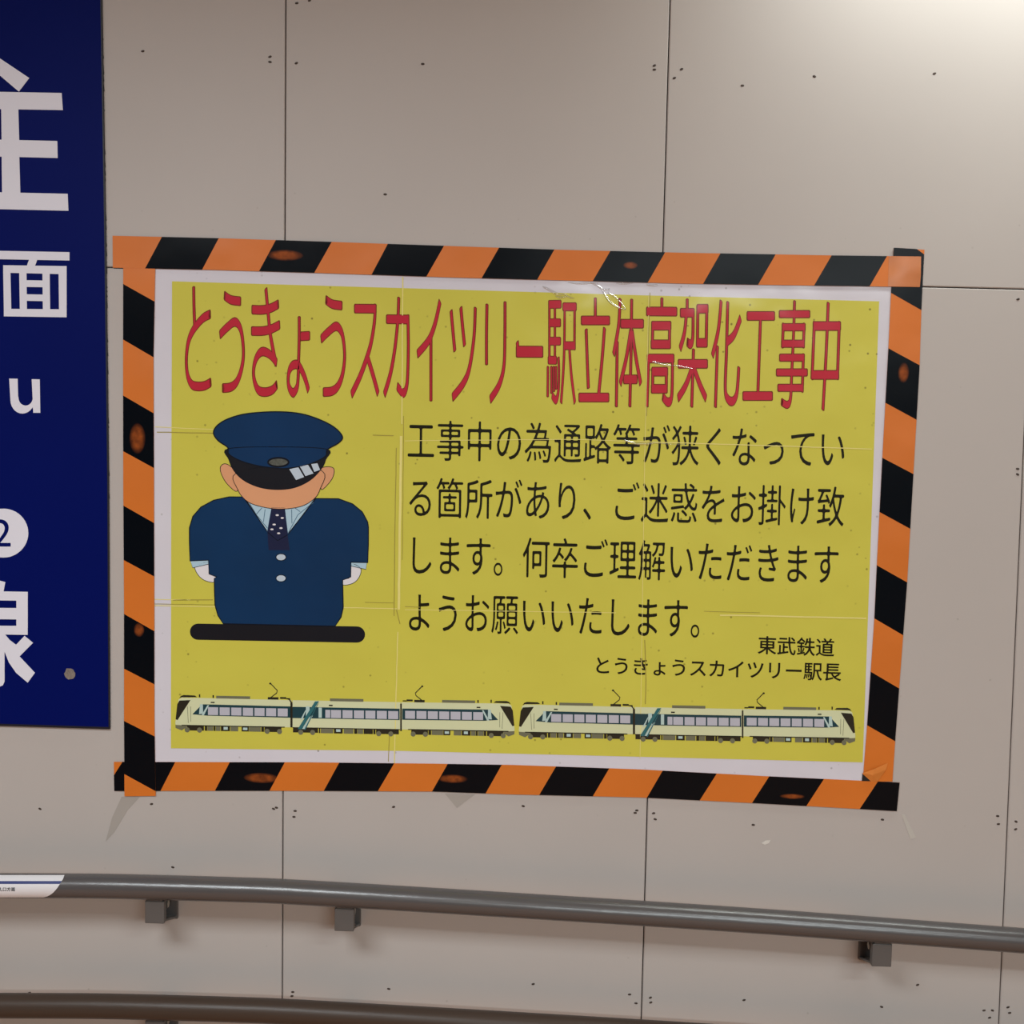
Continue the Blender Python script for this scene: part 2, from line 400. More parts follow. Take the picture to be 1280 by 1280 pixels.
g2 = glyph('2', 6, 0.0); x0, x1, y0, y1 = bounds(g2); b = MB()
b.mesh(g2, lambda x, y: U(-8.5 + (x - x0) / (x1 - x0) * 21.8, 683.2 - (y - y0) / (y1 - y0) * 34, SD + 0.0009)); b.build('number', BLUE, sign)
sgn('line_character', [
    [(-2, 725.5), (6.6, 727.6), (4, 741), (-6, 741)],
    [(-38, 738.6), (34.6, 739.8), (34.6, 751), (-38, 750)], [(-38, 759.6), (34.4, 760.2), (34.4, 774.4), (-38, 773.6)],
    [(-38, 782), (34.5, 782.4), (34.5, 793.6), (-38, 792.6)], [(20.4, 749), (34.6, 749), (34.6, 785), (20.4, 785)], [(-38, 749), (-24, 749), (-24, 785), (-38, 785)],
    [(-9, 792), (5.6, 792), (5.6, 852), (3.6, 856.6), (-1, 858.6), (-18, 858.4), (-21, 846), (-9, 846)],
    [(5.4, 792), (12, 800), (20, 806), (30.6, 794.8), (41.2, 803.6), (24.4, 820.6), (43.6, 841), (34.6, 853.4), (20, 841), (11, 828), (5.4, 814)],
    [(-9, 801), (-9, 814), (-20, 833), (-37, 850), (-45, 840), (-28, 822), (-22, 812), (-40, 812), (-40, 801)],
    [(-84, 724), (-72, 730), (-88, 752), (-70, 752), (-64, 744), (-52, 750), (-74, 784), (-56, 783), (-56, 794), (-98, 796), (-98, 786), (-90, 785), (-78, 766), (-100, 764), (-100, 755)],
    [(-84, 796), (-72, 796), (-72, 858), (-84, 858)]])
random.seed(5)
b = MB(); cpts = [(87 + 7.2 * math.cos(a) * random.uniform(.8, 1.1), 842 + 7.6 * math.sin(a) * random.uniform(.8, 1.1)) for a in [i * math.pi / 7 for i in range(14)]]
b.slab([U(x, y, SD + .0008) for x, y in cpts], .0007); b.build('chipped_spot', CHIP, sign)

# ------------------------------------------------------------------ poster
WV = dict(coat=0.35, coat_rough=0.13, waves=0.0035, rough=0.5, spec=0.12)
PAPER = mat('poster_white', (216, 212, 221), var=0.015, dirt=((110, 100, 90), .7, .4), **WV)
YEL = mat('poster_yellow', (208, 200, 80), var=0.025, vscale=4, dirt=((104, 92, 40), .8, .3), **WV)
def pm(name, rgb, **k): return mat(name, tuple(min(235, c * 1.09) for c in rgb), var=k.pop('var', 0.02), **{**WV, **k})
RED, REDO = pm('title_red', (176, 36, 54)), pm('title_outline', (112, 42, 26))
BLACK = pm('print_black', (24, 22, 6)); CREASE = pm('crease_light', (214, 203, 124)); CREASED = pm('crease_dark', (150, 136, 62))
JACKET = pm('uniform_blue', (10, 46, 82), var=.14, vscale=5); OUTL = pm('drawing_outline', (10, 16, 28)); CAPB = pm('cap_blue', (9, 46, 84), var=.14, vscale=6)
VIS = pm('visor_black', (22, 22, 28)); SKIN = pm('drawn_skin', (203, 146, 108), var=.04); SHIRT = pm('drawn_shirt', (160, 186, 200)); TIE = pm('drawn_tie', (28, 32, 60))
GLOVE = pm('drawn_glove', (208, 204, 208)); SILV = pm('drawn_silver', (176, 188, 200)); BADGE = pm('drawn_badge', (84, 86, 80), var=.3, vscale=200)
CREAM = pm('carriage_cream', (196, 200, 162)); TEAL = pm('carriage_band', (26, 58, 66)); GLASS = pm('carriage_window', (172, 172, 182)); DARK = pm('carriage_dark', (38, 36, 28))
GREY = pm('carriage_grey', (104, 104, 84)); TEALL = pm('carriage_teal_stripe', (44, 98, 104)); PALE = pm('carriage_pale', (168, 190, 186))
pc = U(190, 953); poster = empty('poster', (pc.x, 0, pc.z), 'large yellow notice poster with red heading, bowing attendant and two trains', 'poster')
tape_under = 6
b = MB(); b.slab([U(x, y, .0007) for x, y in [(186, 330), (700, 344), (1119, 354), (1087, 979), (650, 965), (186, 958)]], .0006); b.build('paper_sheet', PAPER, poster)
b = MB(); b.slab([U(x, y, .0010) for x, y in [(215, 351.6), (500, 360), (800, 369), (1099, 376.6), (1089, 660), (1078.4, 953), (800, 946), (500, 938.6), (213.6, 935.4), (214, 640)]], .0002)
b.build('yellow_field', YEL, poster)
# poster frame: unit square <-> the yellow field
Q = [(215, 351.6), (1099, 376.6), (1078.4, 953), (213.6, 935.4)]
PH = hom([(0, 0), (1, 0), (1, 1), (0, 1)], Q); PI_ = hom(Q, [(0, 0), (1, 0), (1, 1), (0, 1)])
L1, L2, L3, L4, L5 = .0012, .0014, .0016, .0018, .0020
def PP(x, y, lift=L1): return U(x, y, lift)
# heading, glyph by glyph
# the kana of the heading: written with a pen three times as tall as wide, as the stretched round letters are
def za(pts): return [(220 + x / 5.565, 350 + y / 5.565) for x, y in pts]
def zb(pts): return [(430 + x / 4.923, 350 + y / 4.923) for x, y in pts]
KANA = [za_ for za_ in (
    [za([(123, 48), (125, 180), (130, 325)]), za([(238, 238), (185, 268), (122, 345), (86, 430), (72, 550), (80, 660), (108, 725), (150, 740), (200, 735), (242, 712)])],
    [za([(337, 108), (382, 138), (448, 148)]), za([(306, 380), (355, 330), (410, 292), (447, 335), (465, 430), (468, 540), (450, 640), (420, 712), (380, 745), (325, 752)])],
    [za([(530, 206), (600, 208), (660, 195), (712, 168)]), za([(527, 355), (600, 355), (660, 342), (720, 312)]), za([(625, 60), (640, 220), (655, 370), (678, 500), (696, 585)]),
     za([(700, 575), (655, 520), (600, 498), (560, 540), (540, 620), (545, 700), (572, 765), (620, 780), (670, 765), (702, 728)])],
    [za([(857, 256), (857, 400), (853, 560), (850, 670), (842, 745), (815, 785), (788, 750), (780, 690), (790, 625), (815, 592), (850, 592), (880, 640), (903, 700), (922, 768)]), za([(866, 392), (928, 388)])],
    [za([(1043, 138), (1088, 168), (1153, 178)]), za([(1010, 410), (1060, 360), (1115, 322), (1152, 365), (1169, 455), (1172, 560), (1155, 670), (1125, 740), (1085, 773), (1026, 780)])],
    [zb([(66, 176), (196, 177)]), zb([(192, 150), (188, 250), (170, 370), (145, 465), (100, 590), (46, 705)]), zb([(148, 485), (180, 590), (210, 700)])],
    [zb([(263, 241), (396, 243)]), zb([(393, 216), (396, 400), (392, 580), (384, 660), (364, 696), (328, 655)]), zb([(337, 108), (331, 250), (312, 430), (285, 580), (248, 705)])],
    [zb([(591, 132), (560, 270), (520, 372), (452, 455)]), zb([(535, 355), (535, 743)])],
    [zb([(659, 188), (670, 310), (682, 437)]), zb([(719, 168), (730, 290), (742, 404)]), zb([(808, 170), (800, 350), (772, 540), (735, 635), (668, 722)])],
    [zb([(880, 150), (877, 330), (877, 520)]), zb([(991, 135), (990, 350), (984, 530), (955, 645), (900, 735)])],
    [zb([(1062, 441), (1222, 442)]), zb([(1066, 380), (1072, 440)])])]
LONG_BAR = KANA[-1]
def zc(pts): return [(660 + x / 6.095, 350 + y / 6.095) for x, y in pts]
def zd(pts): return [(840 + x / 5.565, 350 + y / 5.565) for x, y in pts]
KANJI = [[zc(p) for p in c] for c in (
    [[(163, 158), (163, 630)], [(205, 190), (205, 590)], [(160, 186), (250, 184)], [(163, 326), (246, 326)], [(163, 466), (246, 466)], [(156, 610), (216, 612)],
     [(232, 590), (236, 700), (232, 840), (214, 915), (184, 880)], [(152, 660), (150, 888)], [(178, 660), (178, 862)], [(196, 660), (198, 848)], [(213, 660), (215, 830)],
     [(268, 204), (366, 204)], [(356, 175), (354, 530)], [(278, 500), (358, 500)], [(280, 175), (274, 600), (252, 936)], [(316, 530), (330, 720), (357, 936)]],
    [[(513, 138), (513, 285)], [(408, 308), (620, 308)], [(443, 376), (451, 600), (460, 824)], [(583, 366), (565, 600), (538, 875)], [(390, 895), (614, 895)]],
    [[(702, 143), (690, 350), (652, 568)], [(680, 470), (673, 964)], [(708, 333), (878, 333)], [(790, 148), (785, 560), (776, 964)], [(782, 390), (748, 600), (702, 792)], [(793, 390), (824, 600), (859, 792)], [(730, 757), (830, 757)]],
    [[(1020, 138), (1020, 225)], [(905, 239), (1132, 241)], [(944, 348), (1087, 348)], [(951, 318), (947, 520)], [(1080, 318), (1077, 520)], [(940, 490), (1084, 490)],
     [(910, 598), (1110, 598)], [(920, 570), (907, 964)], [(1101, 570), (1099, 800), (1090, 910), (1062, 930), (1026, 888)], [(945, 698), (1062, 698)], [(951, 675), (949, 858)], [(1055, 675), (1053, 858)], [(942, 829), (1059, 829)]])]
KANJI += [[zd(p) for p in c] for c in (
    [[(106, 133), (106, 205)], [(60, 228), (153, 228)], [(100, 240), (86, 370), (56, 478)], [(147, 200), (145, 390), (132, 446), (106, 432)], [(180, 178), (177, 460)], [(243, 178), (238, 460)], [(176, 200), (249, 200)], [(172, 437), (243, 437)],
     [(150, 482), (143, 700), (137, 882)], [(45, 583), (245, 583)], [(138, 615), (97, 730), (42, 822)], [(154, 615), (195, 730), (237, 824)]],
    [[(342, 145), (322, 350), (281, 528)], [(316, 460), (302, 884)], [(388, 152), (379, 500), (371, 760), (392, 832), (425, 842), (448, 800), (458, 720), (465, 606)], [(477, 265), (432, 380), (380, 432)]],
    [[(524, 250), (712, 250)], [(616, 270), (597, 800)], [(495, 807), (697, 807)]],
    [[(853, 146), (845, 400), (833, 650), (825, 820), (804, 868), (762, 848)], [(748, 237), (957, 237)], [(768, 328), (925, 328)], [(764, 443), (918, 443)], [(775, 302), (768, 470)], [(920, 302), (914, 470)], [(750, 540), (918, 540)], [(728, 643), (940, 643)], [(738, 750), (910, 750)], [(915, 515), (906, 778)]],
    [[(1087, 158), (1072, 520), (1050, 903)], [(984, 320), (1171, 320)], [(991, 290), (974, 690)], [(1164, 290), (1151, 690)], [(970, 660), (1158, 660)]])]
KANA += KANJI
def pen(pts, w, asp, inset):
    P = spline(pts, 6, closed=False) if len(pts) > 2 else [pts[0], ((pts[0][0] + pts[1][0]) / 2, (pts[0][1] + pts[1][1]) / 2), pts[1]]
    L = []; R = []; m = len(P)
    for i, p in enumerate(P):
        a0, b0 = P[max(0, i - 1)], P[min(m - 1, i + 1)]; dx, dy = b0[0] - a0[0], (b0[1] - a0[1]) / asp; l = math.hypot(dx, dy) or 1
        ox, oy = -dy / l * w / 2, dx / l * w / 2 * asp; h = math.hypot(ox, oy); k = (h - inset) / h; ox *= k; oy *= k
        e = inset if i == 0 else (-inset if i == m - 1 else 0); lr = math.hypot(b0[0] - a0[0], b0[1] - a0[1]) or 1
        px, py = p[0] + (b0[0] - a0[0]) / lr * e, p[1] + (b0[1] - a0[1]) / lr * e
        L.append((px + ox, py + oy)); R.append((px - ox, py - oy))
    return L, R
def pen_mesh(strokes, lift, inset, wd_=3.9, asp_=3.15):
    q = MB()
    for k_, st_ in enumerate(strokes):
        bar = st_ is LONG_BAR[0]
        L, R = pen(st_, wd_, 3.9 if bar else asp_, inset); m = len(L)
        # ends: two extra corner-cut vertices each, so that the tips are rounded
        def tip(a, b, out):
            d = math.hypot(b[0] - a[0], b[1] - a[1]) or 1; r = min(1.6, d * .3) / d
            return [(a[0] + (b[0] - a[0]) * r + out[0], a[1] + (b[1] - a[1]) * r + out[1]), (b[0] + (a[0] - b[0]) * r + out[0], b[1] + (a[1] - b[1]) * r + out[1])]
        def unit(a, b):
            d = math.hypot(b[0] - a[0], b[1] - a[1]) or 1; return ((b[0] - a[0]) / d * 1.0, (b[1] - a[1]) / d * 1.0)
        mid = lambda i: ((L[i][0] + R[i][0]) / 2, (L[i][1] + R[i][1]) / 2)
        z = lift + k_ * 8e-6
        n = len(q.v); q.v += [U(x, y, z) for x, y in L] + [U(x, y, z) for x, y in R]
        for i in range(m - 1): q.f.append((n + i, n + i + 1, n + m + i + 1, n + m + i))
        t0 = tip(L[0], R[0], unit(mid(1), mid(0))); t1 = tip(L[-1], R[-1], unit(mid(m - 2), mid(m - 1)))
        c = len(q.v); q.v += [U(x, y, z) for x, y in t0 + t1]
        q.f += [(n, n + m, c + 1, c), (n + m - 1, n + 2 * m - 1, c + 3, c + 2)]
    return q
for strokes in KANA:
    thin = (3.1, 3.6) if strokes is KANJI[0] else ((3.7, 2.8) if strokes is KANJI[7] else (3.9, 3.15))
    o = pen_mesh(strokes, L1, 0, *thin).build('title_character', REDO, poster)
    pen_mesh(strokes, L2, .95 if strokes is KANJI[0] else 1.15, *thin).build('character_fill', RED, o)
# body text on a regular grid in the poster's own frame
def line(name, text, xa, ya, xb, yb, em_h, em_w=None, off=0.0, parent=poster):
    """text whose first cell centre is xa, ya and last cell centre xb, yb (pixels)"""
    n = len(text); em_w = em_w or math.hypot(xb - xa, yb - ya) / (n - 1)
    for i, ch in enumerate(text):
        k = i / (n - 1); px, py = xa + (xb - xa) * k, ya + (yb - ya) * k
        s = -(px - 300) * 4.6e-5; t = (yb - ya) / (xb - xa); m = MB()
        gp = lambda x, y: (px + (x - .5) * em_w - (y - .38) * em_h * s, py - (y - .38) * em_h + (x - .5) * em_w * t)
        me = glyph(ch, 4, off); fm = filled([rounded([gp(v.x, v.y) for v in l_], em_h * .03) for l_ in loops(me)])
        if abs(sum(p.area for p in fm.polygons) / (sum(p.area for p in me.polygons) * em_w * em_h) - 1) < .08: m.mesh(fm, lambda x, y: U(x, y, L1))
        else: m.mesh(me, lambda x, y: U(*gp(x, y), L1))
        m.build(name, BLACK, parent)
line('body_character', '工事中の為通路等が狭くなってい', 526.2, 550.2, 1040.4, 560.6, 54.5)
line('body_character', 'る箇所があり、ご迷惑をお掛け致', 525.6, 622, 1038.2, 633, 54.5)
line('body_character', 'します。何卒ご理解いただきます', 525.2, 693.6, 1032.4, 705.4, 54.5)
line('body_character', 'ようお願いいたします。', 524.6, 765.2, 880, 773.4, 54.5)
line('small_character', '東武鉄道', 959, 806.5, 1031.4, 809.3, 24.2, 24.4, .011)
line('small_character', 'とうきょうスカイツリー駅長', 753, 831.6, 1040, 839.8, 24, 24.2, .011)
# joins between the taped sheets: raised ridges of clear tape
cr, cd_ = CREASE, CREASED
def crease(mb, pts, w, j=0.5):
    q = []
    for (x0, y0), (x1, y1) in zip(pts, pts[1:]):
        n = max(2, int(math.hypot(x1 - x0, y1 - y0) / 14))
        for i in range(n): q.append((x0 + (x1 - x0) * i / n + random.uniform(-j, j) * .4, y0 + (y1 - y0) * i / n + random.uniform(-j, j) * .4))
    q.append(pts[-1]); mb_w = w
    c_ = MB(); stroke(c_, q, mb_w, lambda x, y: U(x, y, L1 + .0001), closed=False); c_.build('sheet_join', mb, poster)
random.seed(11)
crease(cr, [(503.4, 346), (502.4, 530)], 1.4); crease(cr, [(501.6, 545), (500, 640), (498.4, 762)], 3.0); crease(cr, [(497.2, 790), (493, 954)], 1.2)
crease(cr, [(194, 533.6), (270, 537)], .8); crease(cr, [(192, 749), (238, 750)], .8); crease(cr, [(192.5, 757), (268, 758.4), (430, 759.4), (496, 761)], 1.0)
crease(cr, [(506, 551), (720, 549), (800, 552)], .7); crease(cr, [(800, 552), (960, 557), (1090, 561.4)], 1.1); crease(cr, [(506, 762), (770, 766)], .7); crease(cr, [(900, 769), (960, 770), (1083, 773)], 1.7)
crease(cr, [(811, 370), (806, 560), (800, 948)], .7)
crease(cd_, [(812.4, 366), (810.6, 430), (808.4, 520)], .8); crease(cd_, [(495.4, 560), (494, 640), (492.6, 770)], .9); crease(cd_, [(504.4, 520), (503.8, 610), (502.8, 700)], .7); crease(cd_, [(495.6, 762), (500, 780)], 1.0)
crease(cd_, [(196, 540), (240, 541), (268, 541.6)], 1.0); crease(cd_, [(466, 544), (492, 544.6)], 1.0); crease(cd_, [(192, 755), (268, 756)], .7); crease(cd_, [(216, 750), (266, 749.8)], 1.0); crease(cd_, [(456, 753), (492, 753.6)], .7)
crease(cd_, [(806, 800), (807.5, 850), (806.6, 880)], 1.0); crease(cd_, [(486.6, 920), (485.4, 952)], .8); crease(cd_, [(880, 764), (950, 766)], .7); crease(cd_, [(506, 758), (525, 759)], .7)

# blistered edges of the clear film: low ridges standing 1 mm off the print
FILM = bpy.data.materials.new('clear_film'); FILM.use_nodes = True
nt = FILM.node_tree; nt.nodes.remove(nt.nodes['Principled BSDF'])
tr = nt.nodes.new('ShaderNodeBsdfTransparent'); gl = nt.nodes.new('ShaderNodeBsdfGlossy'); gl.inputs['Roughness'].default_value = 0.16
mx = nt.nodes.new('ShaderNodeMixShader'); mx.inputs[0].default_value = 0.34
nt.links.new(tr.outputs[0], mx.inputs[1]); nt.links.new(gl.outputs[0], mx.inputs[2]); nt.links.new(mx.outputs[0], nt.nodes['Material Output'].inputs[0])
def ridge(pts, w, h=0.0009):
    m = len(pts); q = MB(); K = (-1, -.7, -.35, 0, .35, .7, 1)
    for i in range(m):
        a0 = pts[max(0, i - 1)]; b0 = pts[min(m - 1, i + 1)]; dx, dy = b0[0] - a0[0], b0[1] - a0[1]; l = math.hypot(dx, dy) or 1
        ww = w * (0.35 + .65 * math.sin(math.pi * (i + .5) / m)) * random.uniform(.8, 1.15)
        for k_ in K: q.v.append(U(pts[i][0] - dy / l * ww / 2 * k_, pts[i][1] + dx / l * ww / 2 * k_, L2 + h * (1 - k_ * k_)))
    n = len(K)
    for i in range(m - 1):
        for k_ in range(n - 1): q.f.append((i * n + k_, i * n + k_ + 1, (i + 1) * n + k_ + 1, (i + 1) * n + k_))
    q.build('film_wrinkle', FILM, poster, smooth=True)
random.seed(21)
for pts, w in (([(678, 358), (686, 362), (695, 367), (703, 369)], 4), ([(702, 366), (710, 371), (718, 373)], 3), ([(738, 353), (748, 358), (755, 362), (762, 361)], 3), ([(752, 362), (757, 370), (764, 379), (774, 385), (783, 387)], 3.4),
               ([(762, 360), (761, 366), (768, 371), (776, 378), (782, 386)], 2.6), ([(710, 353), (722, 354.5), (736, 354), (748, 354)], 2.6), ([(770, 354), (780, 354.4), (792, 353.6)], 2.4),
               ([(808, 355.6), (815, 357), (822, 356)], 3), ([(815, 452), (826, 455), (838, 457)], 4.5), ([(838, 456.5), (850, 458), (866, 461)], 2.2), ([(780, 550), (792, 554), (806, 555), (818, 554)], 3.4),
               ([(818, 554), (836, 555), (858, 556)], 1.6), ([(694, 370), (700, 372), (708, 371)], 3)):
    ridge(spline(pts, 3, closed=False), w)

# bowing attendant, drawn flat
att = empty('attendant_picture', (0, 0, 0), parent=poster)
a = lambda x, y: (220 + x / 5.12, 500 + y / 5.12)
bb = lambda x, y: (220 + x / 5.12, 650 + y / 5.12)
def shape(name, pts, m, lift, parent=att, ow=1.2, om=None, holes=None):
    q = MB(); q.poly([U(x, y, lift) for x, y in pts]); o = q.build(name, m, parent)
    if ow:
        s = MB(); stroke(s, pts, ow, lambda x, y: U(x, y, lift + .0001)); so_ = s.build('outline', om or OUTL, parent)
    return o
A_ = lambda pts: [a(*p) for p in pts]
B_ = lambda pts: [bb(*p) for p in pts]
shape('ear', spline(A_([(350, 425), (310, 408), (284, 430), (292, 478), (330, 540), (392, 584), (392, 480)]), 4), SKIN, L1, ow=.8)
shape('ear', spline(A_([(925, 440), (965, 427), (1005, 434), (1012, 466), (990, 518), (930, 574), (930, 480)]), 4), SKIN, L1, ow=.8)
shape('glove', spline(B_([(128, 296), (124, 320), (150, 362), (192, 390), (247, 398), (268, 366), (214, 340), (208, 270)]), 4), GLOVE, L1, ow=.7)
shape('glove', spline(B_([(1120, 282), (1182, 310), (1172, 366), (1132, 405), (1070, 416), (1062, 384), (1116, 364)]), 4), GLOVE, L1, ow=.7)
shape('cuff', B_([(92, 262), (208, 256), (210, 282), (107, 306)]), SHIRT, L1 + .0001, ow=.7)
shape('cuff', B_([(1118, 268), (1222, 272), (1216, 316), (1118, 294)]), SHIRT, L1 + .0001, ow=.7)
bs = [(95 + 0, 715)]
cap = [(1158 + 52 * math.cos(t), 733 + 52 * math.sin(t)) for t in [math.radians(x) for x in range(-90, 91, 15)]] + [(141 + 52 * math.cos(t), 715 + 52 * math.sin(t)) for t in [math.radians(x) for x in range(90, 271, 15)]]
shape('ground_bar', B_(cap), VIS, L1, ow=0)
jk = A_([(430, 620), (340, 620), (240, 642), (160, 685), (108, 745), (86, 819)]) + B_([(86, 60), (86, 150), (90, 262), (208, 257), (212, 345), (262, 365), (245, 374), (246, 450), (250, 545), (268, 610), (302, 664),
     (1018, 680), (1056, 622), (1070, 560), (1066, 385), (1118, 364), (1120, 271), (1227, 273), (1231, 150), (1231, 45)]) + A_([(1226, 780), (1192, 716), (1130, 665), (1040, 632), (895, 630)])
jk += A_([(714, 862), (700, 880), (600, 880), (588, 846)])
shape('jacket', jk, JACKET, L2, ow=1.3)
shape('shirt', A_([(440, 626), (520, 640), (650, 660), (800, 640), (893, 626), (716, 862), (650, 900), (586, 846)]), SHIRT, L2 + .0001, ow=.9)
shape('tie', A_([(612, 690), (696, 690), (704, 768), (716, 862), (728, 962), (592, 962), (584, 850), (598, 768)]), TIE, L3, ow=.6, om=JACKET)
for x, y in ((648, 737), (680, 755), (628, 797), (672, 820), (614, 828), (657, 853)):
    q = MB(); q.poly([U(*a(*p), L3 + .0001) for p in ellipse(x, y, 11, 6, 8)]); q.build('tie_dot', GLOVE, att)
CL = pm('collar_line', (70, 100, 122))
for p in ([(470, 660), (515, 735), (585, 820)], [(515, 730), (550, 690)], [(880, 655), (780, 735), (716, 855)], [(795, 715), (760, 690)], [(570, 700), (560, 780)], [(740, 700), (742, 790)]):
    s = MB(); stroke(s, A_(p), .8, lambda x, y: U(x, y, L2 + .0002), closed=False); s.build('collar_line', CL, att)
shape('face', spline(A_([(382, 470), (394, 570), (445, 640), (520, 676), (650, 698), (790, 684), (880, 636), (922, 570), (936, 455), (660, 420)]), 5), SKIN, L3 + .0001, ow=.8)
shape('visor', spline(A_([(333, 312), (338, 380), (375, 458), (440, 518), (540, 560), (650, 573), (760, 560), (860, 512), (930, 440), (958, 380), (966, 315), (650, 300)]), 5), VIS, L4, ow=.9)
shape('cap_top', spline(A_([(240, 212), (262, 165), (330, 122), (450, 88), (640, 75), (800, 88), (930, 130), (1020, 180), (1065, 236), (1040, 275), (968, 318), (955, 362), (850, 412), (720, 437), (640, 436), (520, 420), (410, 388), (338, 346), (331, 304), (270, 260)]), 5), CAPB, L4 + .0001, ow=1.5)
shape('cap_badge', A_(ellipse(655, 398, 66, 28)), BADGE, L5, ow=2.2)
for p in ([(725, 443), (783, 430), (820, 493), (768, 512)], [(793, 425), (845, 415), (880, 470), (828, 487)], [(865, 410), (905, 405), (922, 447), (885, 460)]):
    shape('visor_shine', A_(p), SILV, L5, ow=0)
shape('button', B_(ellipse(672, 238, 32, 22)), SILV, L3, ow=1.0); shape('button', B_(ellipse(672, 373, 32, 22)), SILV, L3, ow=1.0)

# two three-carriage trains, drawn flat
def train(X0, Y0, slope, sc):
    t = empty('train_picture', (0, 0, 0), parent=poster)
    def f0(x, y):
        d = (x - 103) / 5.818 * sc; d = d * (1 - 4.4e-5 * d)
        return X0 + d, Y0 + (y - 385) / 5.818 + slope * d
    # x, y in an 8-bit enlargement of the first train; car 2 starts at 958, car 3 mirrors car 1 about 1766
    def put(n, m, pts, lift, mirror=False):
        if mirror: pts = [(2723 - x, y) for x, y in pts][::-1]
        q = MB(); q.poly([U(*f0(x, y), lift) for x, y in pts]); q.build(n, m, t)
    def R_(n, m, x0, y0, x1, y1, lift, mirror=False): put(n, m, [(x0, y0), (x1, y0), (x1, y1), (x0, y1)], lift, mirror)
    for mir in (False, True):
        put('carriage_body', CREAM, [(128, 200), (150, 186), (955, 190), (955, 388), (150, 388), (106, 384), (104, 370), (122, 240)], L1, mir)
        put('nose_skirt', GREY, [(104, 386), (205, 388), (150, 425), (106, 408)], L1, mir)
        put('windscreen', DARK, [(134, 208), (214, 203), (120, 350), (106, 345), (118, 235)], L2, mir)
        put('roof_cap', DARK, [(133, 190), (145, 174), (165, 167), (245, 169), (262, 181), (150, 184)], L2, mir)
        put('window_band', TEAL, [(300, 232), (948, 236), (948, 318), (330, 314), (228, 306)], L2, mir)
        put('pale_stripe', PALE, [(284, 232), (304, 232), (306, 300), (276, 304)], L3, mir)
        put('pale_stripe', PALE, [(338, 238), (350, 238), (312, 312), (294, 312)], L3, mir)
        for k in range(7): R_('carriage_window', GLASS, 342 + 85 * k, 252, 416 + 85 * k, 309, L3, mir)
        R_('roof_unit', GREY, 402, 168, 650, 187, L2, mir); R_('roof_unit', DARK, 375, 164, 385, 184, L2, mir); R_('roof_unit', DARK, 276, 160, 285, 182, L2, mir)
        R_('roof_insulator', DARK, 780, 171, 858, 188, L2, mir); R_('roof_insulator', DARK, 870, 169, 915, 182, L2, mir); R_('roof_insulator', DARK, 915, 176, 944, 184, L2, mir)
        seg = [(800, 72), (850, 122), (845, 140), (800, 175)]; seg = [(2723 - x, y) for x, y in seg] if mir else seg
        q = MB(); stroke(q, [f0(*p) for p in seg], 1.1, lambda x, y: U(x, y, L2), closed=False); q.build('pantograph', DARK, t)
        put('roof_insulator', DARK, ellipse(798, 72, 8, 7, 8), L3, mir)
        R_('underframe', DARK, 190, 386, 300, 424, L1 + .0001, mir); R_('underframe', DARK, 755, 386, 880, 424, L1 + .0001, mir); R_('underframe', DARK, 150, 384, 905, 391, L1 + .0001, mir)
        for x0, x1, m_ in ((300, 312, DARK), (318, 336, DARK), (338, 380, GREY), (383, 396, DARK), (398, 432, GREY), (436, 502, DARK), (506, 562, GREY), (588, 640, DARK), (642, 728, GREY), (732, 752, DARK)):
            R_('underframe' if m_ is DARK else 'equipment_box', m_, x0, 390, x1, 424, L1 + .0001, mir)
        R_('equipment_box', PALE, 456, 394, 486, 414, L2, mir); R_('equipment_box', PALE, 598, 396, 630, 414, L2, mir)
        for x in (190, 280, 775, 866): put('wheel', GREY, ellipse(x, 420, 19, 19, 10), L2, mir)
        R_('body_mark', DARK, 362, 213, 390, 222, L2, mir)
        put('body_mark', GREY, [(190, 250), (193, 250), (200, 370), (197, 370)], L2, mir); put('body_mark', GREY, [(214, 250), (217, 250), (218, 360), (215, 360)], L2, mir)
    R_('carriage_body', CREAM, 962, 190, 1762, 388, L1)
    R_('window_band', TEAL, 962, 238, 1756, 320, L2)
    R_('pale_stripe', PALE, 1060, 234, 1088, 318, L3); put('pale_stripe', PALE, [(1056, 262), (1062, 262), (1034, 330), (1020, 330)], L3)
    put('teal_stripe', TEALL, [(1128, 196), (1156, 194), (1030, 400), (1000, 400)], L4); put('teal_stripe', TEALL, [(1146, 216), (1158, 200), (1056, 405), (1046, 405)], L4)
    put('teal_stripe', PALE, [(1100, 300), (1112, 300), (1052, 398), (1032, 398)], L3)
    R_('pale_stripe', PALE, 1154, 240, 1178, 314, L3); R_('carriage_window', GLASS, 1204, 256, 1240, 314, L3)
    for k in range(6): R_('carriage_window', GLASS, 1246 + 85 * k, 256, 1320 + 85 * k, 314, L3)
    R_('roof_unit', GREY, 1238, 172, 1486, 192, L2); R_('body_mark', DARK, 1230, 218, 1258, 228, L2)
    R_('underframe', DARK, 965, 388, 1150, 424, L1 + .0001); R_('underframe', DARK, 962, 386, 1758, 392, L1 + .0001); R_('underframe', DARK, 1580, 388, 1750, 424, L1 + .0001)
    for x0, x1, m_ in ((1156, 1166, DARK), (1170, 1262, GREY), (1268, 1332, DARK), (1340, 1412, GREY), (1418, 1440, DARK), (1442, 1484, GREY), (1488, 1556, DARK), (1560, 1576, DARK)):
        R_('underframe' if m_ is DARK else 'equipment_box', m_, x0, 390, x1, 426, L1 + .0001)
    R_('equipment_box', PALE, 1284, 396, 1316, 414, L2)
    for x in (1022, 1110, 1600, 1690): put('wheel', GREY, ellipse(x, 422, 19, 19, 10), L2)
    R_('gangway', DARK, 946, 205, 962, 388, L2); R_('gangway', DARK, 1760, 200, 1772, 400, L2); put('gangway', DARK, [(915, 178), (940, 180), (958, 205), (950, 210), (936, 190)], L2)
    return t
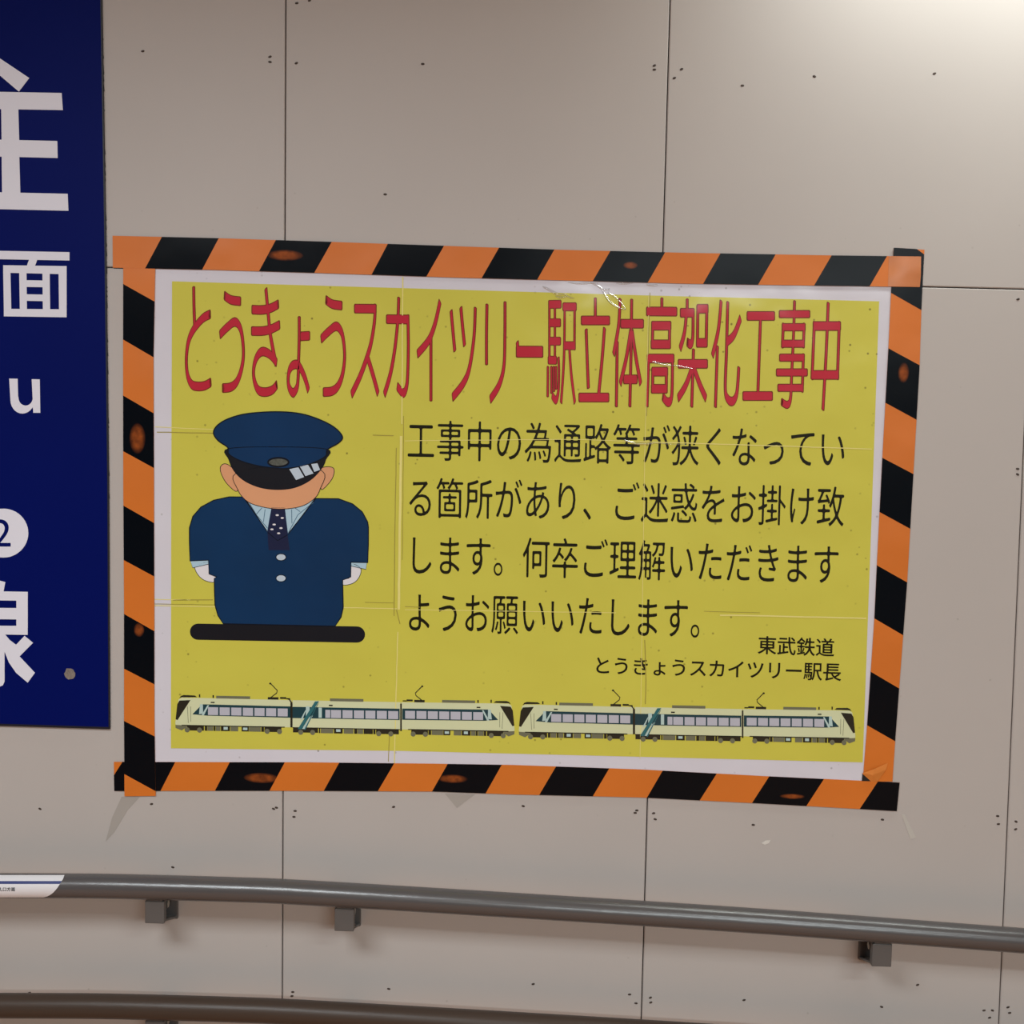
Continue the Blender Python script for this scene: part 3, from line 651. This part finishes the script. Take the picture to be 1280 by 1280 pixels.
train(219.0, 906.0, 0.0186, 1.0); train(648.3, 914.6, 0.0188, 0.992)

# ------------------------------------------------------------------ hazard tape, four strips
ORANGE = (214, 116, 40); TBLK = (8, 12, 18)
def tape(label, top, bot, lift, stripes, wear_glare_pts, end=None, group=None, extra=None):
    """top / bot: pixel polylines of the two long edges; stripes: pixel quads"""
    p0 = U(*bot[0]); t = empty('hazard_tape', (p0.x, 0, p0.z), label, 'tape')
    om = mat('tape_orange', ORANGE, rough=.42, spec=.3, var=.04, vscale=7, waves=.004)
    wp = [((U(x, y).x - p0.x, 0, U(x, y).z - p0.z), rx * .00129, rz * .00129) for x, y, rx, rz in wear_glare_pts]
    km = mat('tape_black', TBLK, rough=.24, spec=.10, var=.05, waves=.0015, wear_glare=(wp, (150, 76, 34), .75) if wp else None)
    m = MB(); n = min(len(top), len(bot))
    for i in range(n - 1): m.slab([U(*top[i], lift), U(*top[i + 1], lift), U(*bot[i + 1], lift), U(*bot[i], lift)], lift - .0012 if lift > .003 else .0004)
    m.build('tape_backing', om, t)
    for q in stripes:
        s = MB(); s.slab([U(x, y, lift + .00015) for x, y in q], .0001); o = s.build('black_stripe', km, t)
    return t
def edge(poly, x):
    for (x0, y0), (x1, y1) in zip(poly, poly[1:]):
        if x0 <= x <= x1: return y0 + (y1 - y0) * (x - x0) / (x1 - x0)
    (x0, y0), (x1, y1) = (poly[0], poly[1]) if x < poly[0][0] else (poly[-2], poly[-1])
    return y0 + (y1 - y0) * (x - x0) / (x1 - x0)
def hs(top, bot, ta, tb, ba, bb_): return [(ta, edge(top, ta)), (tb, edge(top, tb)), (bb_, edge(bot, bb_)), (ba, edge(bot, ba))]
T_t = [(140.6, 294.6), (270, 297.6), (400, 301.8), (560, 307.4), (700, 312.2), (860, 316), (1040, 319.2), (1151, 320.6)]
T_b = [(141, 334.6), (270, 337.4), (400, 341.2), (560, 346.6), (700, 350.4), (860, 354.6), (1040, 357.2), (1149.6, 358.8)]
Bt_t = [(142.4, 952.3), (300, 952.8), (380, 952.9), (540, 954.6), (640, 956.2), (800, 961.8), (960, 970.4), (1124.6, 978.2)]
Bt_b = [(142.8, 988.8), (300, 988.4), (380, 988.6), (540, 989.4), (640, 993), (800, 996.8), (960, 1004.8), (1121, 1014)]
# right strip first (it lies under the top one and over the poster edge)
Rl = [(309.6, 1117.2), (366, 1113.8), (435.4, 1110.6), (572, 1103), (700, 1096.4), (773, 1093), (840, 1088.4), (906, 1084), (977, 1078.4)]
Rr = [(312.2, 1155.6), (366, 1152.4), (456.5, 1149.6), (592.5, 1141.8), (728, 1134), (794, 1129), (860.5, 1124), (926.5, 1119), (977, 1115.6)]
xl = lambda y: edge(Rl, y); xr = lambda y: edge(Rr, y)
def vs(fl, fr, la, lb, ra, rb_): return [(fl(la), la), (fr(ra), ra), (fr(rb_), rb_), (fl(lb), lb)]
tape('orange and black hazard tape strip down the right edge of the yellow poster',
     [(x, y) for y, x in Rl], [(x, y) for y, x in Rr], .0017,
     [[(1117.2, 309.6), (1146, 311.2), (1155.2, 318), (xr(387.6), 387.6), (xl(366), 366)], vs(xl, xr, 435.4, 503.4, 456.6, 524.6), vs(xl, xr, 572.2, 640, 592.6, 661),
      vs(xl, xr, 706.6, 773, 728, 794), vs(xl, xr, 839.6, 906.6, 860.6, 926.6)], [(1129, 466, 6, 11), (1129.5, 332, 3, 3)])
tape('orange and black hazard tape strip along the bottom edge of the yellow poster', Bt_t, Bt_b, .0019,
     [[(153, 952.4), (219, 952.6), (200.5, 988.8), (142.8, 988.8), (142.4, 969)]] +
     [hs(Bt_t, Bt_b, *q) for q in ((287.2, 356, 268.6, 336.8), (424, 492.8, 404.6, 472.2), (559.6, 627.2, 540, 607), (695, 761.6, 674, 741), (828.4, 896, 808.6, 874.6), (961.6, 1030, 940, 1008), (1097.4, 1124.6, 1074.6, 1121))],
     [(327, 972, 20, 6), (566, 973, 17, 5), (990, 995, 14, 3)])
Ll = [(334, 154), (450, 153.8), (600, 154), (760, 155), (900, 155), (995.4, 155.6)]
Lr = [(335, 194), (450, 191.8), (600, 192.4), (760, 192.8), (900, 193), (995, 194.6)]
yl = lambda y: edge(Ll, y); yr = lambda y: edge(Lr, y)
tape('orange and black hazard tape strip down the left edge of the yellow poster',
     [(x, y) for y, x in Ll], [(x, y) for y, x in Lr], .0024,
     [vs(yl, yr, *q) for q in ((355, 424.4, 377, 446.6), (494.4, 564, 516.6, 585), (632, 700, 653.8, 720.6), (767.4, 835.8, 789, 855.4), (901.2, 967.6, 920.6, 989))],
     [(172.5, 548, 9, 17), (174.5, 787, 6, 8)])
tape('orange and black hazard tape strip along the top edge of the yellow poster', T_t, T_b, .0026,
     [hs(T_t, T_b, *q) for q in ((202.4, 273.4, 181.4, 252.6), (344.8, 414.6, 323.8, 392.8), (484.8, 555, 464.4, 533), (623.8, 693, 602, 671.4), (763, 831.4, 740.8, 809.6), (900.6, 969.6, 878.8, 947.6), (1039.6, 1108.8, 1017.6, 1087))],
     [(357, 319.5, 20, 6), (788, 332, 8, 4)])  # worn patch first, then a lamp glare spot put into the stripe colour
# curled bottom corner of the right strip and the dark under-layer it uncovers
rt = [o for o in bpy.data.objects if o.name.startswith('hazard_tape')][0]
q = MB(); FO = mat('tape_fold', (222, 132, 58), rough=.35, spec=.5, var=.05, vscale=40, waves=.01)
pts = [(1077.6, 966.5, .0021), (1092, 961.5, .006), (1110, 953.5, .0025), (1107.5, 962, .003), (1097, 976.6, .0024), (1089, 977, .0022)]
n = len(q.v); q.v += [U(x, y, l) for x, y, l in pts] + [U(1091, 969, .0065)]
q.f += [(n + i, n + (i + 1) % 6, n + 6) for i in range(6)]; q.build('folded_flap', FO, rt)
q = MB(); q.slab([U(x, y, .0020) for x, y in [(1078, 967.5), (1090, 976.6), (1077.4, 976.4)]], .0002); q.build('dark_underside', mat('tape_underside', (16, 14, 16)), rt)
q = MB(); q.slab([U(x, y, .0028) for x, y in [(1111, 320.3), (1151.4, 320.6), (1151, 345), (1149.8, 358.6), (1110, 358)]], .0001)
tt = [o for o in bpy.data.objects if o.name.startswith('hazard_tape')][3]
q.build('end_piece', mat('tape_end', (203, 122, 68), rough=.38, spec=.5, var=.06, vscale=30, waves=.02), tt)

# ------------------------------------------------------------------ handrails
RD = 0.067; RR = 0.0192
RAIL = mat('rail_coating', (80, 76, 76), rough=.27, spec=.7, var=.06, vscale=10, bump=.08, bscale=300, stretch=(.15, 1, 1))
BRK = mat('bracket_grey', (92, 88, 86), rough=.5, spec=.4, var=.05, vscale=30)
RAILB = mat('rail_coating_brown', (66, 53, 45), rough=.38, spec=.3, var=.1, vscale=8, bump=.08, bscale=300, stretch=(.15, 1, 1))
STEEL = mat('bolt_steel', (170, 168, 160), rough=.35, metal=.8)
HOLE = mat('hole_dark', (26, 20, 18), rough=.8)
def rail_path(ctrl):
    P = [U(x, y, RD) for x, y in ctrl]
    a, d = P[0].copy(), (P[0] - P[1]).normalized(); P = [a + d * .16 * k for k in range(11, 0, -1)] + P
    a, d = P[-1].copy(), (P[-1] - P[-2]).normalized(); P += [a + d * .3 * k for k in range(1, 7)]
    for p in P: p.y = -RD
    return P
def sweep(name, P, r, m, parent, seg=28):
    pts = [(p.x, p.z) for p in P]; fine = spline(pts, 6, closed=False); q = MB(); n = len(fine)
    for i, (x, z) in enumerate(fine):
        a = fine[max(0, i - 1)]; c = fine[min(n - 1, i + 1)]; t = Vector((c[0] - a[0], 0, c[1] - a[1])).normalized(); u = Vector((-t.z, 0, t.x))
        for k in range(seg):
            an = 2 * math.pi * k / seg; q.v.append(Vector((x, -RD, z)) + u * (r * math.sin(an)) + Vector((0, 1, 0)) * (r * math.cos(an)))
    for i in range(n - 1):
        for k in range(seg): j = (k + 1) % seg; q.f.append((i * seg + k, i * seg + j, (i + 1) * seg + j, (i + 1) * seg + k))
    q.f.append(tuple(range(seg))); q.f.append(tuple(range((n - 1) * seg, n * seg))[::-1])
    return q.build(name, m, parent, smooth=True), fine
def bracket(parent, xc, zr, width=0.031, h=0.046):
    """clamp body under the rail with a hollow side, arm back to the wall, and wall plate"""
    e = empty('bracket', Vector((xc, 0, zr)) - wloc(parent), parent=parent)
    yf = -RD - 0.004; yb = -0.004; zt = zr - RR - .002; zb = zr - RR - h + .007; w2 = width / 2
    q = MB(); c = .0025
    # front block
    q.box((xc - w2, yf, zb), (xc + w2, yf + .012, zt))
    # top web, bottom web sloping up to the wall, middle web
    q.box((xc - w2, yf + .012, zt - .004), (xc + w2, yb, zt))
    def slopeslab(z0, z1, t):
        n = len(q.v)
        for xx in (xc - w2, xc + w2):
            q.v.extend([Vector((xx, yf + .010, z0)), Vector((xx, yb, z1)), Vector((xx, yb, z1 + t)), Vector((xx, yf + .010, z0 + t))])
        q.f.extend([(n, n + 1, n + 2, n + 3), (n + 7, n + 6, n + 5, n + 4), (n, n + 4, n + 5, n + 1), (n + 2, n + 6, n + 7, n + 3)])
    slopeslab(zb, zb - .020, .004)
    q.box((xc - .003, yf + .010, zb + .001), (xc + .003, yb, zt - .002))
    o = q.build('bracket_body', BRK, e)
    bv = o.modifiers.new('bevel', 'BEVEL'); bv.width = .0012; bv.segments = 2; bv.limit_method = 'ANGLE'
    q = MB(); q.box((xc - w2 - .001, -.006, zb - .021), (xc + w2 + .001, -.0001, zt - .001)); o = q.build('wall_plate', BRK, e)
    bv = o.modifiers.new('bevel', 'BEVEL'); bv.width = .0015; bv.segments = 2
    for s in (-1, 1):
        q = MB(); q.tube((xc + s * .003, -.040, zb + .020), (xc + s * (w2 - .003), -.040, zb + .020), .0065, 6); q.build('bolt', STEEL, e)
        q = MB(); q.tube((xc + s * .003, -.024, zb + .017), (xc + s * (w2 - .006), -.024, zb + .017), .005, 10); q.build('bolt_hole', HOLE, e)
    q = MB(); q.box((xc - w2 * .8, -RD - .003, zr - RR - .003), (xc + w2 * .8, -RD + .008, zr - RR + .002)); q.build('rail_saddle', BRK, e)
def at_path(fine, x):
    for (x0, z0), (x1, z1) in zip(fine, fine[1:]):
        if x0 <= x <= x1: return z0 + (z1 - z0) * (x - x0) / (x1 - x0)
    return fine[0][1]
def handrail(label, ctrl, bx):
    P = rail_path(ctrl); e = empty('handrail', (P[1].x, 0, P[1].z), label, 'handrail')
    o, fine = sweep('rail', P, RR, RAIL if ctrl[0][1] < 1200 else RAILB, e)
    for px in bx:
        p = U(px, 1165 if ctrl[0][1] < 1200 else 1290, RD + .004); bracket(e, p.x, at_path(fine, p.x))
    return e, fine
UP = [(0, 1107), (120, 1107.6), (200, 1109.4), (290, 1112), (380, 1115.8), (680, 1134), (960, 1152.2), (1280, 1176)]
upper, ufine = handrail('upper grey-brown handrail running across the wall below the yellow poster', UP, (193, 430, 1104, -480, 1700))
lower, lfine = handrail('lower dark handrail along the bottom edge of the picture, below the other rail', [(x, y + 150 - max(0, x - 380) * .0028) for x, y in UP], (193, 430, 1104, -480, 1700))

# white direction sticker wrapped on the upper rail
STK = mat('sticker_white', (224, 220, 222), rough=.35, var=.01); STB = mat('sticker_blue', (28, 44, 108), rough=.35); STT = mat('sticker_text', (20, 20, 24), rough=.4)
ZR = at_path(ufine, U(0, 1107, RD).x); sp = U(0, 1107, RD)
def on_rail(px, py, lift):
    d = cam2world(Vector((px - 640.0, py - 640.0, F))); r = RR + lift; x0 = U(px, py, RD).x; zc = at_path(ufine, x0)
    oy, oz = CAM.y + RD, CAM.z - zc; A = d.y ** 2 + d.z ** 2; B = 2 * (oy * d.y + oz * d.z); C = oy * oy + oz * oz - r * r
    D = B * B - 4 * A * C
    t = (-B - math.sqrt(D)) / (2 * A) if D > 0 else -B / (2 * A)
    return CAM + d * t
st = empty('rail_sticker', (sp.x, -RD, sp.z), 'white sticker with a blue line wrapped around the left end of the upper handrail', 'sticker')
def wrap(name, m, edges, lift):
    q = MB(); nx = 40; rows = []
    for y, xe in edges:
        rows.append([on_rail(-260 + (xe + 260) * i / nx, y, lift) for i in range(nx + 1)])
    for row in rows: q.v += row
    for j in range(len(rows) - 1):
        for i in range(nx): q.f.append((j * (nx + 1) + i, j * (nx + 1) + i + 1, (j + 1) * (nx + 1) + i + 1, (j + 1) * (nx + 1) + i))
    q.build(name, m, st, smooth=True)
wrap('sticker_film', STK, [(1093.8, 80.5), (1096, 79.8), (1098.5, 78.8), (1101.3, 77.2), (1104.5, 75), (1107, 73.6), (1110, 71.6), (1113, 69), (1116, 66.4), (1118.5, 63), (1120.6, 59), (1121.8, 54)], .0004)
wrap('blue_line', STB, [(1101.3, 77.4), (1103, 76), (1105, 74.4)], .0006)
q = MB()
for i, ch in enumerate('改札口方面'):
    q.mesh(glyph(ch, 2, .02), lambda x, y: on_rail(-7.6 + i * 5.35 + x * 5.2, 1114 - (y + .09) * 5.2, .0007))
q.build('sticker_lettering', STT, st)
